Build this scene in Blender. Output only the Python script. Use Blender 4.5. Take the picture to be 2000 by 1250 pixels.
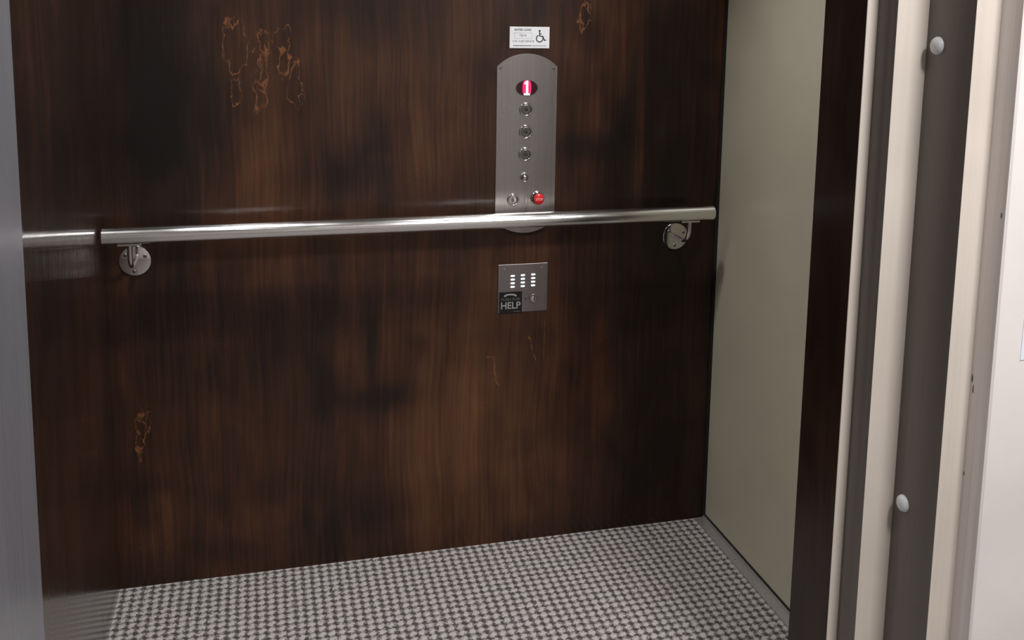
import bpy, bmesh, math, random
from mathutils import Vector, Matrix

for o in list(bpy.data.objects):
    bpy.data.objects.remove(o)
S = bpy.context.scene
COL = S.collection
random.seed(4)

# ------------------------------------------------------------------ camera
F_PX, CY_PX = 1913.669, 293.6
YAW, PITCH, ROLL = 0.2549, 0.1397, 0.0153
CAM = Vector((0.3544, -2.407, 1.423))


def cam_axes():
    cy, sy = math.cos(YAW), math.sin(YAW)
    fwd, right, up = Vector((sy, cy, 0)), Vector((cy, -sy, 0)), Vector((0, 0, 1))
    f2 = fwd * math.cos(PITCH) - up * math.sin(PITCH)
    u2 = up * math.cos(PITCH) + fwd * math.sin(PITCH)
    c, s = math.cos(ROLL), math.sin(ROLL)
    return right * c + u2 * s, u2 * c - right * s, f2


r_, u_, f_ = cam_axes()
cd = bpy.data.cameras.new('camera')
cam = bpy.data.objects.new('camera', cd)
COL.objects.link(cam)
m = Matrix((r_, u_, -f_)).transposed().to_4x4()
m.translation = CAM
cam.matrix_world = m
cd.sensor_fit = 'HORIZONTAL'
cd.sensor_width = 36.0
cd.lens = 36.0 * F_PX / 2000.0
cd.shift_y = -(625.0 - CY_PX) / 2000.0
cd.clip_start = 0.02
S.camera = cam

# ------------------------------------------------------------------ view, world, lights
S.view_settings.view_transform = 'Standard'
S.view_settings.look = 'None'
S.view_settings.gamma = 1.0
S.view_settings.use_curve_mapping = False
S.view_settings.exposure = 0.0
w = bpy.data.worlds.new('world')
S.world = w
w.use_nodes = True
w.node_tree.nodes['Background'].inputs[0].default_value = (0.9, 0.92, 1.0, 1)
w.node_tree.nodes['Background'].inputs[1].default_value = 0.02

HALL_LAMPS = [(1.55, -2.20, 2.45, 54.0)]
CAB_LAMPS = [(0.30, -0.56, 2.10, 4.6), (1.10, -0.47, 2.10, 3.8)]


def area_light(name, loc, shape, sx, sy, power, color):
    d = bpy.data.lights.new(name, 'AREA')
    d.shape = shape
    d.size = sx
    if shape in ('RECTANGLE', 'ELLIPSE'):
        d.size_y = sy
    d.energy = power
    d.color = color
    o = bpy.data.objects.new(name, d)
    COL.objects.link(o)
    o.location = loc
    return o


for lx, ly, lz, lp in HALL_LAMPS:
    area_light('hall_lamp_light', (lx, ly, lz), 'RECTANGLE', 0.4, 0.4, lp, (1.0, 0.965, 0.95))
for lx, ly, lz, lp in CAB_LAMPS:
    q = area_light('cab_lamp_light', (lx, ly, lz - 0.010), 'DISK', 0.075, 0.075, lp, (1.0, 0.965, 0.95))
    q.data.spread = math.radians(100)

# ------------------------------------------------------------------ node helpers


class NT:
    def __init__(self, name):
        self.mat = bpy.data.materials.new(name)
        self.mat.use_nodes = True
        self.t = self.mat.node_tree
        self.b = self.t.nodes['Principled BSDF']

    def n(self, kind, **kw):
        x = self.t.nodes.new(kind)
        for k, v in kw.items():
            setattr(x, k, v)
        return x

    def put(self, sock, v):
        if v is None:
            return
        if isinstance(v, bpy.types.NodeSocket):
            self.t.links.new(v, sock)
        else:
            sock.default_value = v

    def M(self, op, a, b=None, c=None, clamp=False):
        x = self.n('ShaderNodeMath', operation=op, use_clamp=clamp)
        self.put(x.inputs[0], a)
        self.put(x.inputs[1], b)
        self.put(x.inputs[2], c)
        return x.outputs[0]

    def coords(self):
        tc = self.n('ShaderNodeTexCoord')
        return tc.outputs['Object']

    def scale(self, vec, s, loc=(0, 0, 0)):
        mp = self.n('ShaderNodeMapping')
        self.put(mp.inputs[0], vec)
        mp.inputs['Scale'].default_value = s
        mp.inputs['Location'].default_value = loc
        return mp.outputs[0]

    def noise(self, vec, scale, detail=2.0, rough=0.5, dist=0.0):
        x = self.n('ShaderNodeTexNoise')
        self.put(x.inputs['Vector'], vec)
        x.inputs['Scale'].default_value = scale
        x.inputs['Detail'].default_value = detail
        x.inputs['Roughness'].default_value = rough
        x.inputs['Distortion'].default_value = dist
        return x.outputs['Fac']

    def rng(self, v, a, b, c, d, smooth=False):
        x = self.n('ShaderNodeMapRange')
        if smooth:
            x.interpolation_type = 'SMOOTHSTEP'
        self.put(x.inputs[0], v)
        for i, q in enumerate((a, b, c, d)):
            self.put(x.inputs[i + 1], q)
        return x.outputs[0]

    def ramp(self, v, stops):
        x = self.n('ShaderNodeValToRGB')
        self.put(x.inputs[0], v)
        e = x.color_ramp.elements
        while len(e) < len(stops):
            e.new(0.5)
        for q, (p, c) in zip(e, stops):
            q.position = p
            q.color = (*c, 1)
        return x.outputs[0]

    def mix(self, f, a, b, mode='MIX'):
        x = self.n('ShaderNodeMix', data_type='RGBA', blend_type=mode)
        self.put(x.inputs[0], f)
        self.put(x.inputs[6], a if isinstance(a, bpy.types.NodeSocket) else (*a, 1))
        self.put(x.inputs[7], b if isinstance(b, bpy.types.NodeSocket) else (*b, 1))
        return x.outputs[2]

    def bump(self, h, strength, dist):
        x = self.n('ShaderNodeBump')
        x.inputs['Strength'].default_value = strength
        x.inputs['Distance'].default_value = dist
        self.put(x.inputs['Height'], h)
        self.put(self.b.inputs['Normal'], x.outputs[0])

    def set(self, **kw):
        for k, v in kw.items():
            k = k.replace('_', ' ')
            if isinstance(v, tuple) and len(v) == 3:
                v = (*v, 1)
            self.put(self.b.inputs[k], v)
        return self.mat


def plain(name, col, rough=0.5, metal=0.0, var=0.06, **kw):
    t = NT(name)
    f = t.noise(t.coords(), 35.0, 3.0)
    v = t.rng(f, 0.25, 0.75, 1.0 - var, 1.0 + var)
    c = t.mix(1.0, col, (1, 1, 1), 'MULTIPLY')
    hs = t.n('ShaderNodeHueSaturation')
    t.put(hs.inputs['Color'], c)
    t.put(hs.inputs['Value'], v)
    return t.set(Base_Color=hs.outputs[0], Roughness=rough, Metallic=metal, **kw)


def brushed(name, col, rough=0.28, axis='z', strength=0.25, metal=1.0, spread=0.12):
    """metal or satin paint with fine brush lines along one axis"""
    t = NT(name)
    sc = {'z': (600, 600, 3), 'x': (3, 600, 600)}[axis]
    f = t.noise(t.scale(t.coords(), sc), 1.0, 2.0)
    g = t.noise(t.scale(t.coords(), (9, 9, 2.0)), 1.0, 3.0)
    r = t.M('ADD', t.rng(f, 0.2, 0.8, rough - spread * 0.5, rough + spread * 0.5), t.rng(g, 0.3, 0.7, -0.03, 0.05))
    k = t.rng(f, 0.2, 0.8, 0.86, 1.1)
    hs = t.n('ShaderNodeHueSaturation')
    hs.inputs['Color'].default_value = (*col, 1)
    t.put(hs.inputs['Value'], k)
    t.bump(f, strength, 0.0004)
    return t.set(Base_Color=hs.outputs[0], Roughness=r, Metallic=metal)


def emit(name, col, strength):
    t = NT(name)
    return t.set(Base_Color=(0.02, 0.02, 0.02), Emission_Color=col, Emission_Strength=strength, Roughness=0.4)


# ------------------------------------------------------------------ materials
W = 1.568


def wood(name, axis='x', figure=False, coat=0.5, coat_r=0.15, ior=1.45, tone=1.0, grain=0.15):
    """dark walnut stained veneer under a semi gloss lacquer; grain runs up the wall"""
    t = NT(name)
    co = t.coords()
    sep = t.n('ShaderNodeSeparateXYZ')
    t.put(sep.inputs[0], co)
    h = sep.outputs[0] if axis == 'x' else sep.outputs[1]
    z = sep.outputs[2]
    cmb = t.n('ShaderNodeCombineXYZ')
    t.put(cmb.inputs[0], h)
    t.put(cmb.inputs[2], z)
    v = cmb.outputs[0]
    # slow wander of the grain
    wn = t.noise(t.scale(v, (3.0, 1, 1.6)), 1.0, 2.0)
    hw = t.M('ADD', h, t.M('MULTIPLY', t.M('SUBTRACT', wn, 0.5), 0.06))
    cw = t.n('ShaderNodeCombineXYZ')
    t.put(cw.inputs[0], hw)
    t.put(cw.inputs[2], z)
    vw = cw.outputs[0]
    big = t.noise(t.scale(v, (2.6, 1, 1.7), (3.1, 0, 7.7)), 1.0, 3.0, 0.55)
    mid = t.noise(t.scale(vw, (15, 1, 1.5)), 1.0, 3.0, 0.6)
    fine = t.noise(t.scale(vw, (110, 1, 3.2)), 1.0, 4.0, 0.6)
    hair = t.noise(t.scale(vw, (420, 1, 9)), 1.0, 2.0, 0.6)
    patch = t.noise(t.scale(v, (8, 1, 5.0), (1, 0, 2)), 1.0, 2.5, 0.5, 0.6)
    a = t.M('MULTIPLY', big, 0.46)
    a = t.M('ADD', a, t.M('MULTIPLY', mid, 0.24))
    a = t.M('ADD', a, t.M('MULTIPLY', fine, 0.28))
    a = t.M('ADD', a, t.M('MULTIPLY', patch, 0.24))
    a = t.M('ADD', a, t.M('MULTIPLY', hair, 0.07))
    a = t.M('SUBTRACT', a, 0.05)
    lines = None
    if figure:
        # stain blotches, plus painted shade right and top left, painted light low centre: (x, z, rx, rz, amount)
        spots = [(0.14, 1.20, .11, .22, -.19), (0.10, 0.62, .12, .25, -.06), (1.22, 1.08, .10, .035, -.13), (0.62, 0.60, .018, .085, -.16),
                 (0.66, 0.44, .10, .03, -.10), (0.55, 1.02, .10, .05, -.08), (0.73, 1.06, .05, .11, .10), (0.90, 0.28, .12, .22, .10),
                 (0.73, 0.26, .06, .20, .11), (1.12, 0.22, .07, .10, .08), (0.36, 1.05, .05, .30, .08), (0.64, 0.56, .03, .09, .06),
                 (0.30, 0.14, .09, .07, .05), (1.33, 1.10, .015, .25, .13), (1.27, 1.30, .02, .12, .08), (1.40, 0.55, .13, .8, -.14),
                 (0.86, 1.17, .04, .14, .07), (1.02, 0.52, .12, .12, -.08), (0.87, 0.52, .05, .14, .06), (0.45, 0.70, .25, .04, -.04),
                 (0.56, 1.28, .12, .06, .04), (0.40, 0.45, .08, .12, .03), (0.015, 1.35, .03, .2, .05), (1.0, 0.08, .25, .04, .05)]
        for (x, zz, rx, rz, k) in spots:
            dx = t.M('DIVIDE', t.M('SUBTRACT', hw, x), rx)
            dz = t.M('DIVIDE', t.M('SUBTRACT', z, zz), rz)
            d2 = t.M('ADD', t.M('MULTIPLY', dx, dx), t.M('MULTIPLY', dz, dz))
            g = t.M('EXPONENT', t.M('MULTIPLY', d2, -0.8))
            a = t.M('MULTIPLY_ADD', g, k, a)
        # curly burr figure: pale loops where the veneer swirls: rings (x, z, rx, rz, width)
        dn = t.noise(t.scale(v, (48, 1, 24)), 1.0, 3.0)
        dn2 = t.noise(t.scale(v, (48, 1, 24), (5, 0, 9)), 1.0, 3.0)
        hx = t.M('ADD', h, t.M('MULTIPLY', t.M('SUBTRACT', dn, 0.5), 0.060))
        zx = t.M('ADD', z, t.M('MULTIPLY', t.M('SUBTRACT', dn2, 0.5), 0.085))
        rings = [(0.306, 1.335, .025, .062, .10), (0.367, 1.345, .011, .030, .22), (0.367, 1.27, .012, .036, .24), (0.414, 1.352, .018, .026, .15),
                 (0.412, 1.298, .010, .030, .40), (0.440, 1.235, .015, .055, .13), (0.362, 1.222, .016, .034, .26), (0.305, 1.225, .014, .030, .10),
                 (1.17, 1.42, .018, .034, .16), (0.062, 0.395, .007, .05, .35), (0.080, 0.43, .005, .022, .35)]
        for (x, zz, rx, rz, wd) in rings:
            dx = t.M('DIVIDE', t.M('SUBTRACT', hx, x), rx)
            dz = t.M('DIVIDE', t.M('SUBTRACT', zx, zz), rz)
            d = t.M('SQRT', t.M('ADD', t.M('MULTIPLY', dx, dx), t.M('MULTIPLY', dz, dz)))
            l = t.rng(t.M('ABSOLUTE', t.M('SUBTRACT', d, 1.0)), 0.0, wd, 1.0, 0.0, True)
            lines = l if lines is None else t.M('MAXIMUM', lines, l)
        # short pale strokes (x0, z0, x1, z1, half width)
        segs = [(0.925, 0.527, 0.940, 0.524, .004), (0.940, 0.524, 0.947, 0.455, .003), (0.947, 0.455, 0.955, 0.448, .003),
                (1.078, 0.625, 1.078, 0.505, .0012), (1.035, 0.575, 1.055, 0.51, .0035)]
        for (x0, z0, x1, z1, wd) in segs:
            ax, az = x1 - x0, z1 - z0
            L2 = ax * ax + az * az
            wob = 0.25 if wd > .002 else 0.0
            px = t.M('SUBTRACT', t.M('ADD', t.M('MULTIPLY', h, 1 - wob), t.M('MULTIPLY', hx, wob)), x0)
            pz = t.M('SUBTRACT', z, z0)
            tt = t.M('DIVIDE', t.M('ADD', t.M('MULTIPLY', px, ax), t.M('MULTIPLY', pz, az)), L2, clamp=True)
            ex = t.M('SUBTRACT', px, t.M('MULTIPLY', tt, ax))
            ez = t.M('SUBTRACT', pz, t.M('MULTIPLY', tt, az))
            d = t.M('SQRT', t.M('ADD', t.M('MULTIPLY', ex, ex), t.M('MULTIPLY', ez, ez)))
            l = t.rng(d, 0.0, wd, 0.8, 0.0, True)
            lines = t.M('MAXIMUM', lines, l)
        brk = t.noise(t.scale(v, (55, 1, 40), (2, 0, 3)), 1.0, 2.0)
        lines = t.M('MULTIPLY', lines, t.rng(brk, 0.36, 0.58, 0.15, 1.0, True))
        # small wrinkled patches of cross figure
        cur = t.noise(t.scale(v, (30, 1, 70), (4, 0, 4)), 1.0, 1.5, 0.5, 0.8)
        cl = t.rng(t.M('ABSOLUTE', t.M('SUBTRACT', t.M('FRACT', t.M('MULTIPLY', cur, 9.0)), 0.5)), 0.0, 0.22, 1.0, 0.0, True)
        cm = t.noise(t.scale(v, (6, 1, 7), (8, 0, 1)), 1.0, 1.0)
        cl = t.M('MULTIPLY', cl, t.rng(cm, 0.58, 0.70, 0.0, 1.0, True))
        a = t.M('MULTIPLY_ADD', cl, 0.055, a)
    col = t.ramp(a, [(0.38, (0.0050, 0.0026, 0.0018)), (0.51, (0.0170, 0.0068, 0.0036)), (0.61, (0.042, 0.0155, 0.0070)),
                     (0.73, (0.088, 0.0340, 0.0140)), (0.90, (0.150, 0.068, 0.026))])
    if tone != 1.0:
        col = t.mix(1.0, col, (tone, tone, tone), 'MULTIPLY')
    if lines is not None:
        col = t.mix(t.M('MULTIPLY', lines, 0.75), col, (0.24, 0.095, 0.035))
    t.bump(t.M('ADD', t.M('MULTIPLY', fine, 0.6), hair), 0.10, 0.0006)
    rr = t.rng(patch, 0.3, 0.7, 0.42, 0.55)
    t.set(Base_Color=col, Roughness=rr)
    t.b.inputs['Specular IOR Level'].default_value = 0.25
    t.b.inputs['Coat Weight'].default_value = coat
    t.b.inputs['Coat Roughness'].default_value = coat_r
    t.b.inputs['Coat IOR'].default_value = ior
    cb = t.n('ShaderNodeBump')
    cb.inputs['Strength'].default_value = grain
    cb.inputs['Distance'].default_value = 0.0005
    t.put(cb.inputs['Height'], t.noise(t.scale(v, (300, 1, 1.5)), 1.0, 2.0, 0.6))
    t.put(t.b.inputs['Coat Normal'], cb.outputs[0])
    return t.mat


def carpet():
    t = NT('woven_grey_carpet')
    co = t.coords()
    n1 = t.noise(co, 160.0, 2.0)
    n2 = t.noise(t.scale(co, (1, 1, 1), (9, 4, 0)), 160.0, 2.0)
    sep = t.n('ShaderNodeSeparateXYZ')
    t.put(sep.inputs[0], co)
    P = 0.0225
    u = t.M('ADD', t.M('DIVIDE', sep.outputs[0], P), t.M('MULTIPLY', t.M('SUBTRACT', n1, 0.5), 0.85))
    v = t.M('ADD', t.M('DIVIDE', sep.outputs[1], P), t.M('MULTIPLY', t.M('SUBTRACT', n2, 0.5), 0.85))
    TAU = 6.2832
    cu = t.M('COSINE', t.M('MULTIPLY', u, TAU))
    cv = t.M('COSINE', t.M('MULTIPLY', v, TAU))
    # loops: pale tuft in every cell, dark yarn in the gaps, a slanted tie joining neighbours
    tuft = t.M('ADD', t.M('MULTIPLY', cu, 0.66), t.M('MULTIPLY', cv, 0.58))
    tie = t.M('COSINE', t.M('MULTIPLY', t.M('SUBTRACT', u, v), TAU))
    f = t.M('ADD', tuft, t.M('MULTIPLY', tie, 0.28))
    yarn = t.noise(co, 420.0, 3.0, 0.6)
    f = t.M('ADD', f, t.M('MULTIPLY', t.M('SUBTRACT', yarn, 0.5), 2.6))
    k = t.rng(f, -0.95, 0.70, 0.0, 1.0, True)
    speck = t.noise(co, 900.0, 2.0)
    c1 = t.mix(t.rng(speck, 0.3, 0.7, 0.0, 1.0), (0.32, 0.297, 0.295), (0.78, 0.732, 0.722))
    c = t.mix(k, (0.062, 0.055, 0.053), c1)
    tint = t.noise(co, 6.0, 2.0)
    c = t.mix(t.rng(tint, 0.4, 0.65, 0.0, 0.35), c, t.mix(1.0, c, (0.93, 1.0, 0.92), 'MULTIPLY'))
    t.bump(t.M('ADD', f, t.M('MULTIPLY', yarn, 0.8)), 0.6, 0.003)
    t.set(Base_Color=c, Roughness=0.95)
    t.b.inputs['Specular IOR Level'].default_value = 0.15
    return t.mat


def paint(name, col, rough=0.45, spec=0.5, mottle=0.05, streak=0.0):
    t = NT(name)
    co = t.coords()
    g = t.noise(co, 5.0, 3.0)
    k = t.rng(g, 0.3, 0.7, 1 - mottle, 1 + mottle)
    if streak:
        s = t.noise(t.scale(co, (90, 90, 1.2)), 1.0, 3.0)
        k = t.M('MULTIPLY', k, t.rng(s, 0.25, 0.75, 1 - streak, 1 + streak))
    hs = t.n('ShaderNodeHueSaturation')
    hs.inputs['Color'].default_value = (*col, 1)
    t.put(hs.inputs['Value'], k)
    t.bump(t.noise(co, 260.0, 2.0), 0.06, 0.0006)
    t.set(Base_Color=hs.outputs[0], Roughness=rough)
    t.b.inputs['Specular IOR Level'].default_value = spec
    return t.mat


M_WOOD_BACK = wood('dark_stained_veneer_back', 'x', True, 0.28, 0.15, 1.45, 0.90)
M_WOOD_SIDE = wood('dark_stained_veneer_side', 'y', False, 1.0, 0.07, 1.85, 0.60, 0.8)
M_WOOD_EDGE = wood('dark_stained_veneer_edge', 'y', False, 0.35, 0.2, 1.4, 0.45, 0.4)
M_CARPET = carpet()
M_CREAM = paint('cream_enamel', (0.54, 0.51, 0.395), 0.42)
M_WHITE = paint('white_wall_paint', (0.78, 0.75, 0.73), 0.6)
M_CEIL = paint('ceiling_white', (0.75, 0.74, 0.70), 0.7)
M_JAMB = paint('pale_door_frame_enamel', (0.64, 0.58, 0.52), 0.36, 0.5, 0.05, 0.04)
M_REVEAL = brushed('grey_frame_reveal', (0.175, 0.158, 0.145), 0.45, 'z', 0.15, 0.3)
M_GREYJ = brushed('grey_brushed_jamb', (0.33, 0.335, 0.38), 0.32, 'z', 0.10, 0.45)
M_ALU = brushed('mill_aluminium', (0.56, 0.53, 0.54), 0.40, 'z', 0.1, 0.8)
M_BLACKGAP = plain('black_rubber_gap', (0.008, 0.007, 0.006), 0.8)
M_TUBE = brushed('satin_stainless_tube', (0.90, 0.90, 0.89), 0.17, 'x', 0.9)
M_CHROME = plain('polished_steel', (0.66, 0.65, 0.63), 0.12, 1.0)
M_PLATE = brushed('brushed_steel_plate', (0.43, 0.405, 0.39), 0.28, 'z', 0.03, 1.0, 0.04)
M_PHONE = brushed('brushed_phone_plate', (0.34, 0.31, 0.31), 0.34, 'z', 0.12, 1.0, 0.08)
M_SIGN = plain('white_plastic_sign', (0.86, 0.88, 0.92), 0.35)
M_INK = plain('grey_green_ink', (0.035, 0.050, 0.050), 0.6)
M_INKL = plain('pale_grey_ink', (0.26, 0.28, 0.29), 0.6)
M_BLACK = plain('black_sticker', (0.006, 0.006, 0.007), 0.8)
M_STKTXT = plain('silver_sticker_ink', (0.42, 0.42, 0.42), 0.5)
M_RED = plain('red_plastic', (0.62, 0.015, 0.02), 0.28)
M_REDTXT = plain('pink_white_ink', (0.75, 0.45, 0.42), 0.5)
M_DARK = plain('dark_recess', (0.02, 0.02, 0.02), 0.5)
M_LENS = plain('dark_red_lens', (0.035, 0.002, 0.008), 0.18)
M_LED = emit('red_led_halo', (1.0, 0.005, 0.10), 1.6)
M_LEDC = emit('red_led_core', (1.0, 0.42, 0.62), 6.0)
M_SLOT = emit('white_slot_glow', (0.86, 0.93, 1.0), 1.1)
M_RUBBER = plain('pale_grey_bumper_rubber', (0.74, 0.76, 0.80), 0.32)
M_BTN = plain('dull_button_metal', (0.20, 0.195, 0.18), 0.30, 0.9)
M_GLOW = emit('lamp_diffuser', (1.0, 0.93, 0.84), 2.5)
M_CHIP = plain('bare_chipped_metal', (0.10, 0.09, 0.085), 0.5)
M_PAPER = plain('blue_white_paper', (0.80, 0.86, 0.95), 0.7)
M_FLECK = plain('pale_green_fleck', (0.45, 0.60, 0.50), 0.3)


# ------------------------------------------------------------------ mesh helpers
def add_box(bm, lo, hi, bev=0.0, seg=2):
    lo, hi = Vector(lo), Vector(hi)
    c, s = (lo + hi) / 2, hi - lo
    t = bmesh.new()
    bmesh.ops.create_cube(t, size=1.0, matrix=Matrix.Translation(c) @ Matrix.Diagonal((abs(s.x), abs(s.y), abs(s.z), 1)))
    if bev > 0:
        bmesh.ops.bevel(t, geom=list(t.edges), offset=bev, segments=seg, affect='EDGES', profile=0.5)
    merge(bm, t)


def merge(bm, t):
    me = bpy.data.meshes.new('tmp')
    t.to_mesh(me)
    t.free()
    bm.from_mesh(me)
    bpy.data.meshes.remove(me)


def add_prism(bm, pts, y0, y1, bev=0.0):
    """outline in (x, z), front at y0 (toward the room), back at y1"""
    t = bmesh.new()
    a = [t.verts.new((x, y0, z)) for x, z in pts]
    b = [t.verts.new((x, y1, z)) for x, z in pts]
    fa = t.faces.new(a)
    t.faces.new(list(reversed(b)))
    n = len(pts)
    for i in range(n):
        t.faces.new((a[i], b[i], b[(i + 1) % n], a[(i + 1) % n]))
    bmesh.ops.recalc_face_normals(t, faces=list(t.faces))
    if bev > 0:
        bmesh.ops.bevel(t, geom=list(fa.edges), offset=bev, segments=2, affect='EDGES')
    merge(bm, t)


def add_lathe(bm, prof, center, axis=(0, -1, 0), n=48, sx=1.0):
    """prof: list of (radius, height along axis)"""
    t = bmesh.new()
    rings = []
    for r, hgt in prof:
        if r < 1e-6:
            rings.append([t.verts.new((0, 0, hgt))])
        else:
            rings.append([t.verts.new((r * sx * math.cos(2 * math.pi * i / n), r * math.sin(2 * math.pi * i / n), hgt)) for i in range(n)])
    for a, b in zip(rings, rings[1:]):
        for i in range(n):
            j = (i + 1) % n
            if len(a) == 1 and len(b) > 1:
                t.faces.new((a[0], b[i], b[j]))
            elif len(b) == 1 and len(a) > 1:
                t.faces.new((a[i], a[j], b[0]))
            elif len(a) > 1:
                t.faces.new((a[i], a[j], b[j], b[i]))
    bmesh.ops.recalc_face_normals(t, faces=list(t.faces))
    ax = Vector(axis).normalized()
    # local z -> axis ; local y -> world z where possible
    if abs(ax.z) < 0.9:
        up = Vector((0, 0, 1))
        xx = up.cross(ax).normalized()
        yy = ax.cross(xx)
    else:
        xx = Vector((1, 0, 0))
        yy = ax.cross(xx)
    R = Matrix((xx, yy, ax)).transposed().to_4x4()
    bmesh.ops.transform(t, matrix=Matrix.Translation(Vector(center)) @ R, verts=list(t.verts))
    merge(bm, t)


def add_tube(bm, pts, rad, n=24, cap=True):
    pts = [Vector(q) for q in pts]
    t = bmesh.new()
    rings = []
    nrm = None
    for i, q in enumerate(pts):
        d = (pts[min(i + 1, len(pts) - 1)] - pts[max(i - 1, 0)]).normalized()
        if nrm is None:
            nrm = d.orthogonal().normalized()
        nrm = (nrm - d * nrm.dot(d)).normalized()
        bn = d.cross(nrm)
        r = rad[i] if isinstance(rad, (list, tuple)) else rad
        rings.append([t.verts.new(q + nrm * r * math.cos(2 * math.pi * k / n) + bn * r * math.sin(2 * math.pi * k / n)) for k in range(n)])
    for a, b in zip(rings, rings[1:]):
        for k in range(n):
            j = (k + 1) % n
            t.faces.new((a[k], a[j], b[j], b[k]))
    if cap:
        t.faces.new(list(reversed(rings[0])))
        t.faces.new(rings[-1])
    bmesh.ops.recalc_face_normals(t, faces=list(t.faces))
    merge(bm, t)


def obj(name, bm, mat, parent=None, smooth=False, angle=0.6):
    me = bpy.data.meshes.new(name)
    if smooth:
        for f in bm.faces:
            f.smooth = True
        for e in bm.edges:
            if len(e.link_faces) == 2 and e.calc_face_angle(0) > angle:
                e.smooth = False
    bm.to_mesh(me)
    bm.free()
    me.materials.append(mat)
    o = bpy.data.objects.new(name, me)
    COL.objects.link(o)
    if parent:
        o.parent = parent
    return o


def thing(name, label, cat, group=None):
    o = bpy.data.objects.new(name, None)
    o.empty_display_size = 0.05
    COL.objects.link(o)
    return tag(o, label, cat, group)


def tag(o, label, cat, group=None):
    o['label'] = label
    o['category'] = cat
    if group:
        o['group'] = group
    return o


def struct(name, lo_hi, mat, label=None, bev=0.0):
    bm = bmesh.new()
    for lo, hi in lo_hi:
        add_box(bm, lo, hi, bev)
    o = obj(name, bm, mat)
    o['kind'] = 'structure'
    if label:
        o['label'] = label
    return o


def text(name, s, size, loc, mat, parent, squeeze=1.0, bold=0.0, y=-0.001):
    """flat raised lettering on the back wall, centred on loc=(x, z)"""
    c = bpy.data.curves.new('t', 'FONT')
    c.body = s
    c.size = size
    c.align_x = 'CENTER'
    c.align_y = 'CENTER'
    c.offset = bold
    c.extrude = 0.00015
    o = bpy.data.objects.new('t', c)
    COL.objects.link(o)
    bpy.context.view_layer.update()
    me = bpy.data.meshes.new_from_object(o.evaluated_get(bpy.context.evaluated_depsgraph_get()))
    bpy.data.objects.remove(o)
    me.name = name
    me.transform(Matrix.Translation((loc[0], y, loc[1])) @ Matrix.Rotation(math.pi / 2, 4, 'X') @ Matrix.Diagonal((squeeze, 1, 1, 1)))
    me.materials.clear()
    me.materials.append(mat)
    q = bpy.data.objects.new(name, me)
    COL.objects.link(q)
    q.parent = parent
    return q


# ------------------------------------------------------------------ the cab and the hall
CEIL = 2.10
HEAD = 2.03
HC = 2.46
D0 = -0.80          # cab front
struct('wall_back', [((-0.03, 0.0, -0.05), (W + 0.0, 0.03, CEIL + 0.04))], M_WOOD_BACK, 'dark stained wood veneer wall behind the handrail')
struct('wall_left', [((-0.03, D0, -0.05), (0.0, 0.0, CEIL + 0.04))], M_WOOD_SIDE, 'narrow glossy dark wood wall on the left of the cab')
struct('wall_right', [((W, -0.93, 0.012), (W + 0.03, -0.0045, CEIL + 0.04))], M_CREAM, 'plain cream panel closing the right end of the cab')
struct('floor', [((-0.03, -0.93, -0.05), (W + 0.05, 0.03, 0.0))], M_CARPET, 'grey woven carpet of small checked loops')
struct('ceiling', [((-0.03, -0.93, CEIL), (W + 0.03, 0.03, CEIL + 0.04))], M_CEIL)
# front return of the cab, wood on its reveal
struct('trim_1', [((1.3592, -0.928, 0.0), (W + 0.0, D0, CEIL))], M_WOOD_EDGE, 'dark wood edge of the cab front beside the cream panel', 0.0015)
# stepped frame: pale faces look at the hall, grey reveals look across the opening
X1, X2, X3 = 1.380, 1.440, 1.486
Y1, Y2, Y3, Y4 = -0.928, -0.984, -1.096, -1.141


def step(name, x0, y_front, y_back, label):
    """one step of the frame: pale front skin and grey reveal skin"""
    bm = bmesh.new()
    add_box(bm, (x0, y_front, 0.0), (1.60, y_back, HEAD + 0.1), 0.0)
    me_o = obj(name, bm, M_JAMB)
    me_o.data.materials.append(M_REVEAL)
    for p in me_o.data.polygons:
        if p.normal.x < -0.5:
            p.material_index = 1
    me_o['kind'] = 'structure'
    me_o['label'] = label
    return me_o


bm = bmesh.new()
add_box(bm, (1.3594, Y1 - 0.0022, 0.0), (1.60, Y1, HEAD + 0.1), 0.0008)
o = obj('trim_2', bm, M_JAMB)
o['kind'] = 'structure'
o['label'] = 'thin pale edging strip right against the dark wood edge'
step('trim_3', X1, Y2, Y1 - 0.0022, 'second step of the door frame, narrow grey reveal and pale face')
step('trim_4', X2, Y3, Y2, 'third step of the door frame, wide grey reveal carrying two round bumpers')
bm = bmesh.new()
add_box(bm, (X3, Y4, 0.0), (X3 + 0.006, Y3, HEAD + 0.1), 0.0)
o = obj('trim_5', bm, brushed('light_grey_frame_edge', (0.78, 0.74, 0.73), 0.45, 'z', 0.12, 0.2))
o['kind'] = 'structure'
o['label'] = 'outer light grey edge of the door frame next to the white wall'
# knocks in the paint of that edge
for (yy, zz, ry, rz) in ((-1.0995, 0.838, .0022, .010), (-1.1030, 0.820, .0016, .011), (-1.1330, 1.117, .0016, .007), (-1.0985, 0.670, .0014, .005)):
    bm = bmesh.new()
    vs = []
    for k in range(11):
        a = 2 * math.pi * k / 11
        q = random.uniform(0.55, 1.0)
        vs.append(bm.verts.new((X3 - 0.0002, yy + ry * q * math.cos(a), zz + rz * q * math.sin(a))))
    f = bm.faces.new(vs)
    g = bmesh.ops.extrude_face_region(bm, geom=[f])
    bmesh.ops.translate(bm, vec=(0.0003, 0, 0), verts=[v for v in g['geom'] if isinstance(v, bmesh.types.BMVert)])
    bmesh.ops.recalc_face_normals(bm, faces=list(bm.faces))
    obj('paint_chip', bm, M_CHIP, o)
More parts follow.
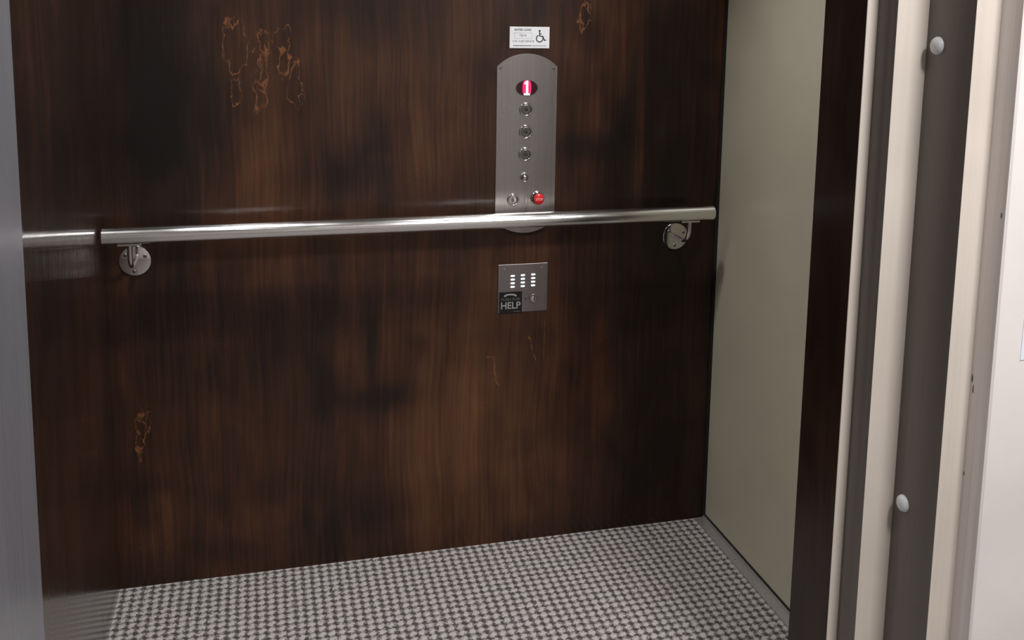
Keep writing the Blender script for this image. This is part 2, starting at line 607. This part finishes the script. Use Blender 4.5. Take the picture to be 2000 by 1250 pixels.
# left frame
struct('trim_6', [((-0.10, Y4, 0.0), (0.0005, D0, HEAD + 0.1))], M_GREYJ, 'grey brushed metal frame along the left side of the opening')
struct('trim_7', [((W - 0.0085, -0.0045, 0.0), (W + 0.03, -0.0005, CEIL))], M_BLACKGAP, 'black seam in the right corner of the cab')
# hall
struct('wall_hall', [((X3 + 0.006, Y4, -0.05), (4.0, Y4 + 0.12, HC)), ((-2.0, Y4, -0.05), (-0.10, Y4 + 0.12, HC)),
                     ((-0.10, Y4, HEAD), (X3 + 0.006, D0, HC))], M_WHITE, 'white hallway wall right of the door frame')
struct('wall_hall_far', [((-2.0, -4.6, -0.05), (4.0, -4.5, HC))], M_WHITE)
struct('wall_hall_right', [((4.0, -4.6, -0.05), (4.1, Y4 + 0.12, HC))], M_WHITE)
struct('wall_hall_left', [((-2.1, -4.6, -0.05), (-2.0, Y4 + 0.12, HC))], M_WHITE)
struct('floor_hall', [((-2.1, -4.6, -0.05), (4.1, -0.93, 0.0))], M_CARPET)
struct('ceiling_hall', [((-2.1, -4.6, HC), (4.1, D0, HC + 0.05))], M_CEIL)

# ceiling fixtures (above the frame of the photo)
for (lx, ly, lz, lp), lab in zip(CAB_LAMPS, ('round downlight in the cab ceiling left of the control panel', 'round downlight in the cab ceiling right of the control panel')):
    t = thing('ceiling_light', lab, 'light', 'round downlights in the cab ceiling')
    bm = bmesh.new()
    add_lathe(bm, [(0.040, 0), (0.048, 0), (0.050, 0.003), (0.044, 0.006), (0.040, 0.003), (0.040, 0)], (lx, ly, CEIL), (0, 0, -1))
    obj('trim_ring', bm, M_CHROME, t, True)
    bm = bmesh.new()
    add_lathe(bm, [(0, 0.002), (0.040, 0.002), (0.040, 0.0), (0, 0.0)], (lx, ly, CEIL), (0, 0, -1))
    obj('diffuser', bm, M_GLOW, t)
for (x, y, lz, lp), lab in zip(HALL_LAMPS, ('square hallway ceiling light just outside the cab door',)):
    t = thing('ceiling_light', lab, 'light')
    bm = bmesh.new()
    add_box(bm, (x - .22, y - .22, HC - .006), (x + .22, y - .20, HC))
    add_box(bm, (x - .22, y + .20, HC - .006), (x + .22, y + .22, HC))
    add_box(bm, (x - .22, y - .20, HC - .006), (x - .20, y + .20, HC))
    add_box(bm, (x + .20, y - .20, HC - .006), (x + .22, y + .20, HC))
    obj('frame', bm, M_SIGN, t)
    bm = bmesh.new()
    add_box(bm, (x - .20, y - .20, HC - .004), (x + .20, y + .20, HC))
    obj('diffuser', bm, M_GLOW, t)

# ------------------------------------------------------------------ threshold strip at the right end
t = thing('threshold_strip', 'pale metal threshold strip on the carpet edge below the cream panel', 'threshold strip')
bm = bmesh.new()
add_box(bm, (W - 0.034, -0.80, 0.0), (W - 0.0045, -0.0046, 0.005), 0.0015)
add_box(bm, (W - 0.0085, -0.80, 0.004), (W - 0.0045, -0.0046, 0.009), 0.0006)
obj('strip', bm, M_ALU, t)
bm = bmesh.new()
add_box(bm, (W - 0.0042, -0.80, 0.0), (W + 0.02, -0.0046, 0.010))
obj('shadow_gap', bm, M_BLACKGAP, t)
for yy in (-0.076, -0.232, -0.389, -0.55):
    bm = bmesh.new()
    add_lathe(bm, [(0, 0.0022), (0.0012, 0.0020), (0.0026, 0.0012), (0.0032, 0)], (W - 0.0195, yy, 0.005), (0, 0, 1), 20)
    obj('screw', bm, M_CHROME, t, True)

# ------------------------------------------------------------------ handrail
RY, RZ = -0.088, 0.909
RR = 0.0190
t = thing('handrail', 'long satin steel handrail tube across the dark wood wall', 'handrail')
bm = bmesh.new()
x0, x1 = 0.006, 1.509
prof = [(x0, RR * 0.90), (x0 + 0.002, RR)] + [(x0 + (x1 - x0) * k / 30, RR) for k in range(1, 30)] + [(x1 - 0.002, RR), (x1, RR * 0.90)]
add_tube(bm, [(q, RY, RZ) for q, _ in prof], [q for _, q in prof], 48)
obj('rail', bm, M_TUBE, t, True)
for bx, side, ang in ((0.065, -1, 0), (1.442, 1, 0)):
    # foot on the wall, bent arm, saddle under the tube
    zc = 0.829
    b = obj('bracket', (lambda q: (add_lathe(q, [(0, 0.006), (0.030, 0.0055), (0.0355, 0.004), (0.0372, 0.001), (0.0372, 0)], (bx, 0, zc)), q)[1])(bmesh.new()), M_CHROME, t, True)
    bm = bmesh.new()
    sx = bx + (0.004 if side < 0 else 0.006)
    path = [(bx, -0.004, zc), (bx, -0.030, zc), (bx, -0.050, zc + 0.001)]
    for k in range(1, 9):
        a = k / 8 * math.pi / 2
        path.append((bx, -0.050 - 0.038 * math.sin(a), zc + 0.039 - 0.038 * math.cos(a)))
    path.append((bx, RY, RZ - RR - 0.002))
    add_tube(bm, path, 0.0058, 20)
    obj('arm', bm, M_CHROME, b, True)
    bm = bmesh.new()
    add_box(bm, (bx - 0.026, RY - 0.010, RZ - RR - 0.0035), (bx + 0.026, RY + 0.010, RZ - RR + 0.0012), 0.0012)
    obj('saddle', bm, M_CHROME, b)
    for k in range(3):
        a = math.radians(90 + 55 + 120 * k)
        bm = bmesh.new()
        add_lathe(bm, [(0, 0.0022), (0.0018, 0.0020), (0.0040, 0.0008), (0.0046, 0)], (bx + 0.025 * math.cos(a), -0.0053, zc + 0.025 * math.sin(a)), n=20)
        obj('screw', bm, M_BTN, b, True)

# ------------------------------------------------------------------ car operating panel
t = thing('control_panel', 'tall brushed steel elevator panel with arched ends and red floor display', 'control panel')
px0, px1 = 0.9385, 1.0975
pc = (px0 + px1) / 2
zt, zta, zb, zba = 1.2875, 1.3205, 0.889, 0.8565
hw_ = (px1 - px0) / 2


def arc(zedge, zpeak, sgn):
    hgt = abs(zpeak - zedge)
    R = (hw_ ** 2 + hgt ** 2) / (2 * hgt)
    pts = []
    A = math.asin(hw_ / R)
    for k in range(25):
        a = A - 2 * A * k / 24
        pts.append((pc + R * math.sin(a), zpeak - sgn * (R - R * math.cos(a))))
    return pts


outline = arc(zt, zta, 1) + list(reversed(arc(zb, zba, -1)))
bm = bmesh.new()
add_prism(bm, outline, -0.004, 0.0, 0.0010)
obj('faceplate', bm, M_PLATE, t)
PY = -0.004
for sx_, sz_ in ((0.947, 1.284), (1.0875, 1.283), (0.948, 0.893), (1.088, 0.893)):
    bm = bmesh.new()
    add_lathe(bm, [(0, 0.0008), (0.0030, 0.0008), (0.0040, 0)], (sx_, PY, sz_), n=20)
    obj('screw', bm, M_BTN, t, True)
# display
dx, dz = 1.0170, 1.2335
bm = bmesh.new()
add_lathe(bm, [(0.0185, 0), (0.0205, 0), (0.0200, 0.0012), (0.0188, 0.0014), (0.0185, 0.0003)], (dx, PY, dz), sx=1.42)
dsp = obj('display', bm, M_DARK, t, True)
bm = bmesh.new()
add_lathe(bm, [(0, 0.0008), (0.0187, 0.0006), (0.0187, 0)], (dx, PY, dz), sx=1.42)
obj('lens', bm, M_LENS, dsp)


def one(s, y, th):
    """outline of a slab-serif numeral one"""
    q = [(-.19, -.5), (.19, -.5), (.19, -.38), (.075, -.38), (.075, .5), (-.03, .5), (-.17, .36), (-.17, .25), (-.055, .30), (-.055, -.38), (-.19, -.38)]
    bb = bmesh.new()
    add_prism(bb, [(dx + a * s[0] , dz + b * s[1]) for a, b in q], y, y + th)
    return bb


bm = bmesh.new()
hx, hz = 0.0112, 0.0192
add_prism(bm, [(dx + hx * (abs(math.cos(a)) ** .6) * (1 if math.cos(a) > 0 else -1), dz + hz * (abs(math.sin(a)) ** .6) * (1 if math.sin(a) > 0 else -1)) for a in [2 * math.pi * k / 40 for k in range(40)]], PY - 0.0012, PY - 0.0007)
obj('led_halo', bm, M_LED, dsp)  # red glow around the digit, modelled as an emissive pad
obj('digit', one((0.040, 0.0365), PY - 0.0018, 0.0006), M_LEDC, dsp)


def button(x, z, r, parent, name='button', face=M_BTN, dome=False):
    bm = bmesh.new()
    add_lathe(bm, [(r * .72, 0), (r, 0), (r * .99, 0.0025), (r * .90, 0.0042), (r * .80, 0.0042), (r * .73, 0.002), (r * .72, 0)], (x, PY, z))
    ring = obj(name, bm, M_CHROME, parent, True, 1.2)
    bm = bmesh.new()
    if dome:
        add_lathe(bm, [(0, 0.0095), (r * .25, 0.0090), (r * .48, 0.0070), (r * .62, 0.004), (r * .68, 0)], (x, PY, z))
    else:
        add_lathe(bm, [(0, 0.0016), (r * .4, 0.0018), (r * .60, 0.0024), (r * .69, 0.0018), (r * .70, 0)], (x, PY, z))
    obj('button_face', bm, face, ring, True)
    return ring


for z_ in (1.1785, 1.1210, 1.0630):
    b = button(1.0160, z_, 0.0180, t)
    bm = bmesh.new()
    add_lathe(bm, [(0, 0.0025), (0.0045, 0.0025), (0.0045, 0.001), (0, 0.001)], (1.0175, PY, z_ - 0.001), n=24)
    obj('centre_mark', bm, M_DARK, b)
button(1.0148, 1.0030, 0.0125, t, 'button', M_CHROME, True)
# key switch
k_ = button(0.9850, 0.9450, 0.0165, t, 'key_switch', M_PLATE)
bm = bmesh.new()
add_box(bm, (0.9840, PY - 0.0032, 0.9400), (0.9860, PY - 0.0014, 0.9500))
obj('keyway', bm, M_DARK, k_)
# stop button: collar and mushroom
bm = bmesh.new()
add_lathe(bm, [(0.0, 0), (0.0185, 0), (0.0180, 0.004), (0.0160, 0.006), (0.0125, 0.006), (0.012, 0.004), (0, 0.004)], (1.0500, PY, 0.9475))
sb = obj('stop_button', bm, M_CHROME, t, True, 0.9)
bm = bmesh.new()
add_lathe(bm, [(0.0105, 0.003), (0.0105, 0.010), (0.0138, 0.012), (0.0145, 0.0150), (0.0138, 0.0180), (0.011, 0.0200), (0.0, 0.0208)], (1.0500, PY, 0.9475))
obj('mushroom_cap', bm, M_RED, sb, True)
bm = bmesh.new()
add_lathe(bm, [(0.0118, 0.0042), (0.0155, 0.0062), (0.0155, 0.0085), (0.0118, 0.0085)], (1.0500, PY, 0.9475))
obj('collar', bm, M_BLACK, sb, True)
text('lettering', 'STOP', 0.0085, (1.0500, 0.9475), M_REDTXT, sb, 0.95, 0.0001, PY - 0.0210)

# ------------------------------------------------------------------ load sign
t = thing('capacity_sign', 'small white sign with wheelchair symbol above the control panel', 'sign')
bm = bmesh.new()
add_box(bm, (0.9705, -0.0022, 1.3340), (1.0750, 0.0, 1.3880), 0.0005)
obj('plate', bm, M_SIGN, t)
SY = -0.0024


def sg(cx, cy):
    return 0.9705 + (cx - 275) / 1430 * 0.1045, 1.388 - (cy - 225) / 765 * 0.054


text('lettering', 'RATED LOAD', 0.0072, sg(745, 335), M_INK, t, 1.0, 0.0001, SY)
text('lettering', '750 lb', 0.0078, sg(750, 535), M_INKL, t, 1.0, 0.0001, SY)
bm = bmesh.new()
a, b = sg(440, 440), sg(1060, 645)
for q in (((a[0], a[1] - .0005), (b[0], a[1])), ((a[0], b[1]), (b[0], b[1] + .0005)), ((a[0], b[1]), (a[0] + .0005, a[1])), ((b[0] - .0005, b[1]), (b[0], a[1]))):
    add_box(bm, (q[0][0], SY, min(q[0][1], q[1][1])), (q[1][0], SY + .0003, max(q[0][1], q[1][1])))
obj('box_outline', bm, M_INKL, t)
bm = bmesh.new()
# two rows of print too small to read
a = sg(380, 740)
xx = a[0]
while xx < sg(1130, 740)[0]:
    wd = random.uniform(.0016, .0030)
    hgt = random.choice((.0036, .0048, .0048))
    add_box(bm, (xx, SY, a[1] - .0024), (xx + .0006, SY + .0003, a[1] - .0024 + hgt))
    add_box(bm, (xx, SY, a[1] + random.choice((-.0024, .0, .0018))), (xx + wd * .8, SY + .0003, a[1] + .0026 - random.uniform(0, .002)))
    xx += wd + .0008
obj('small_print', bm, M_INKL, t)
bm = bmesh.new()
a, b = sg(400, 880), sg(1600, 915)
add_box(bm, (a[0], SY, b[1]), (sg(1050, 0)[0], SY + .0003, a[1]))
add_box(bm, (sg(1080, 0)[0], SY, b[1] + .0005), (b[0], SY + .0003, a[1] - .0005))
obj('bottom_rule', bm, M_INKL, t)
bm = bmesh.new()
hx_, hz_ = sg(1345, 368)
add_lathe(bm, [(0, .0003), (.0026, .0003), (.0026, 0), (0, 0)], (hx_, SY + .0003, hz_), n=24)
cx_, cz_ = sg(1350, 640)
outer = [(cx_ + .0100 * math.cos(a), cz_ + .0100 * math.sin(a)) for a in [math.radians(112 + 290 * k / 40) for k in range(41)]]
inner = [(cx_ + .0072 * math.cos(a), cz_ + .0072 * math.sin(a)) for a in [math.radians(112 + 290 * k / 40) for k in range(41)]]
for k in range(40):
    add_prism(bm, [outer[k], outer[k + 1], inner[k + 1], inner[k]], SY, SY + .0003)


def stroke(bm, p0, p1, w_):
    d = Vector((p1[0] - p0[0], p1[1] - p0[1])).normalized()
    n_ = Vector((-d.y, d.x)) * w_ / 2
    add_prism(bm, [(p0[0] + n_.x, p0[1] + n_.y), (p1[0] + n_.x, p1[1] + n_.y), (p1[0] - n_.x, p1[1] - n_.y), (p0[0] - n_.x, p0[1] - n_.y)], SY - .00002, SY + .0003)


stroke(bm, sg(1345, 390), sg(1350, 560), .0030)
stroke(bm, sg(1350, 470), sg(1430, 480), .0020)
stroke(bm, sg(1345, 555), sg(1460, 555), .0026)
stroke(bm, sg(1450, 545), sg(1530, 710), .0030)
stroke(bm, sg(1510, 712), sg(1590, 690), .0022)
obj('wheelchair_symbol', bm, M_INK, t)

# ------------------------------------------------------------------ emergency telephone plate
t = thing('emergency_phone', 'square steel help phone plate under the handrail, with black sticker', 'emergency phone')
bm = bmesh.new()
add_box(bm, (0.9490, -0.0030, 0.6440), (1.0830, 0.0, 0.7735), 0.0008)
obj('faceplate', bm, M_PHONE, t)
for i, cx in enumerate((0.9880, 1.0155, 1.0435)):
    for j in range(4):
        cz = 0.7425 - 0.0098 * j + (0.0006 * i)
        bm = bmesh.new()
        pts = []
        for k in range(24):
            a = 2 * math.pi * k / 24
            pts.append((cx + 0.0034 * (1 if math.cos(a) > 0 else -1) + 0.0026 * math.cos(a), cz + 0.0026 * math.sin(a)))
        add_prism(bm, pts, -0.0036, -0.0029, 0.0003)
        obj('speaker_slot', bm, M_SLOT, t)  # speaker slots, with emission added to make them bright
bm = bmesh.new()
add_box(bm, (0.9520, -0.0036, 0.6428), (1.0140, -0.0030, 0.7000), 0.0001)
stk = obj('help_sticker', bm, M_BLACK, t)
stk['label'] = 'black sticker reading PUSH FOR HELP'
text('lettering', 'HELP', 0.0255, (0.9830, 0.6625), M_STKTXT, stk, 0.95, 0.0004, -0.0039)
text('lettering', 'PUSH FOR', 0.0100, (0.9830, 0.6795), plain('dim_sticker_ink', (0.16, 0.15, 0.15), 0.5), stk, 1.12, 0.0001, -0.0039)
bm = bmesh.new()
for k in range(5):
    add_box(bm, (0.992 + k * .0036, -0.0039, 0.6458), (0.992 + k * .0036 + .0028, -0.0036, 0.6478))
obj('small_print', bm, plain('dim_sticker_ink_2', (0.14, 0.14, 0.14), 0.5), stk)
# handset icon: a thick arch with drooping ends
hcx, hcz = 0.9820, 0.6895
pts_o, pts_i = [], []
for k in range(17):
    a = math.pi * k / 16
    pts_o.append((hcx + 0.0175 * math.cos(a), hcz - .002 + 0.0075 * math.sin(a) ** .7 if 0 < k < 16 else hcz - .002))
    pts_i.append((hcx + 0.0115 * math.cos(a), hcz - .002 + 0.0035 * (math.sin(a) ** .7 if 0 < k < 16 else 0)))
bm = bmesh.new()
for k in range(16):
    add_prism(bm, [pts_o[k], pts_o[k + 1], pts_i[k + 1], pts_i[k]], -0.0039, -0.0036)
obj('handset_icon', bm, M_STKTXT, stk)
bm = bmesh.new()
add_lathe(bm, [(0.0090, 0), (0.0125, 0), (0.0122, 0.0016), (0.0105, 0.0022), (0.0092, 0.0016)], (1.0450, -0.003, 0.6790))
hb = obj('help_button', bm, M_PHONE, t, True, 1.2)
bm = bmesh.new()
add_lathe(bm, [(0, 0.0030), (0.0055, 0.0026), (0.0082, 0.0014), (0.0088, 0)], (1.0450, -0.003, 0.6790))
obj('button_face', bm, M_CHROME, hb, True)
bm = bmesh.new()
add_prism(bm, [(1.0215, 0.6810), (1.0290, 0.6790), (1.0215, 0.6765)], -0.0033, -0.0029)
obj('arrow_mark', bm, M_DARK, t)
for sx_, sz_ in ((0.9660, 0.7600), (1.0660, 0.7600), (1.0700, 0.6570)):
    bm = bmesh.new()
    add_lathe(bm, [(0, 0.0005), (0.0020, 0.0005), (0.0026, 0)], (sx_, -0.003, sz_), n=16)
    obj('screw', bm, M_PHONE, t, True)

# ------------------------------------------------------------------ door bumpers on the wide reveal
for zz, lab in ((1.3795, 'upper round pale rubber bumper on the grey door frame reveal'), (0.578, 'lower round pale rubber bumper on the grey door frame reveal')):
    t = thing('door_bumper', lab, 'bumper', 'round bumpers on the door frame')
    bm = bmesh.new()
    add_lathe(bm, [(0, 0.0090), (0.006, 0.0086), (0.0105, 0.0072), (0.0135, 0.0048), (0.0148, 0.002), (0.0150, 0.0)], (X2, -1.012, zz), (-1, 0, 0))
    o = obj('pad', bm, M_RUBBER, t, True)

# notice on the hall wall, its lower left corner just in view
bm = bmesh.new()
bmx = [(1.538, 0.879), (1.748, 0.879), (1.752, 1.170), (1.5415, 1.172)]
add_prism(bm, bmx, Y4 - 0.0012, Y4)
tag(obj('paper_notice', bm, M_PAPER), 'blue-white sheet of paper on the white wall at the right edge', 'paper')

# tiny fleck on the carpet edge
bm = bmesh.new()
bmesh.ops.create_icosphere(bm, subdivisions=2, radius=1.0, matrix=Matrix.Translation((0.178, -0.006, 0.002)) @ Matrix.Diagonal((0.0052, 0.002, 0.002, 1)))
tag(obj('carpet_fleck', bm, M_FLECK, None, True), 'tiny pale green fleck on the carpet edge below the left handrail bracket', 'fleck')
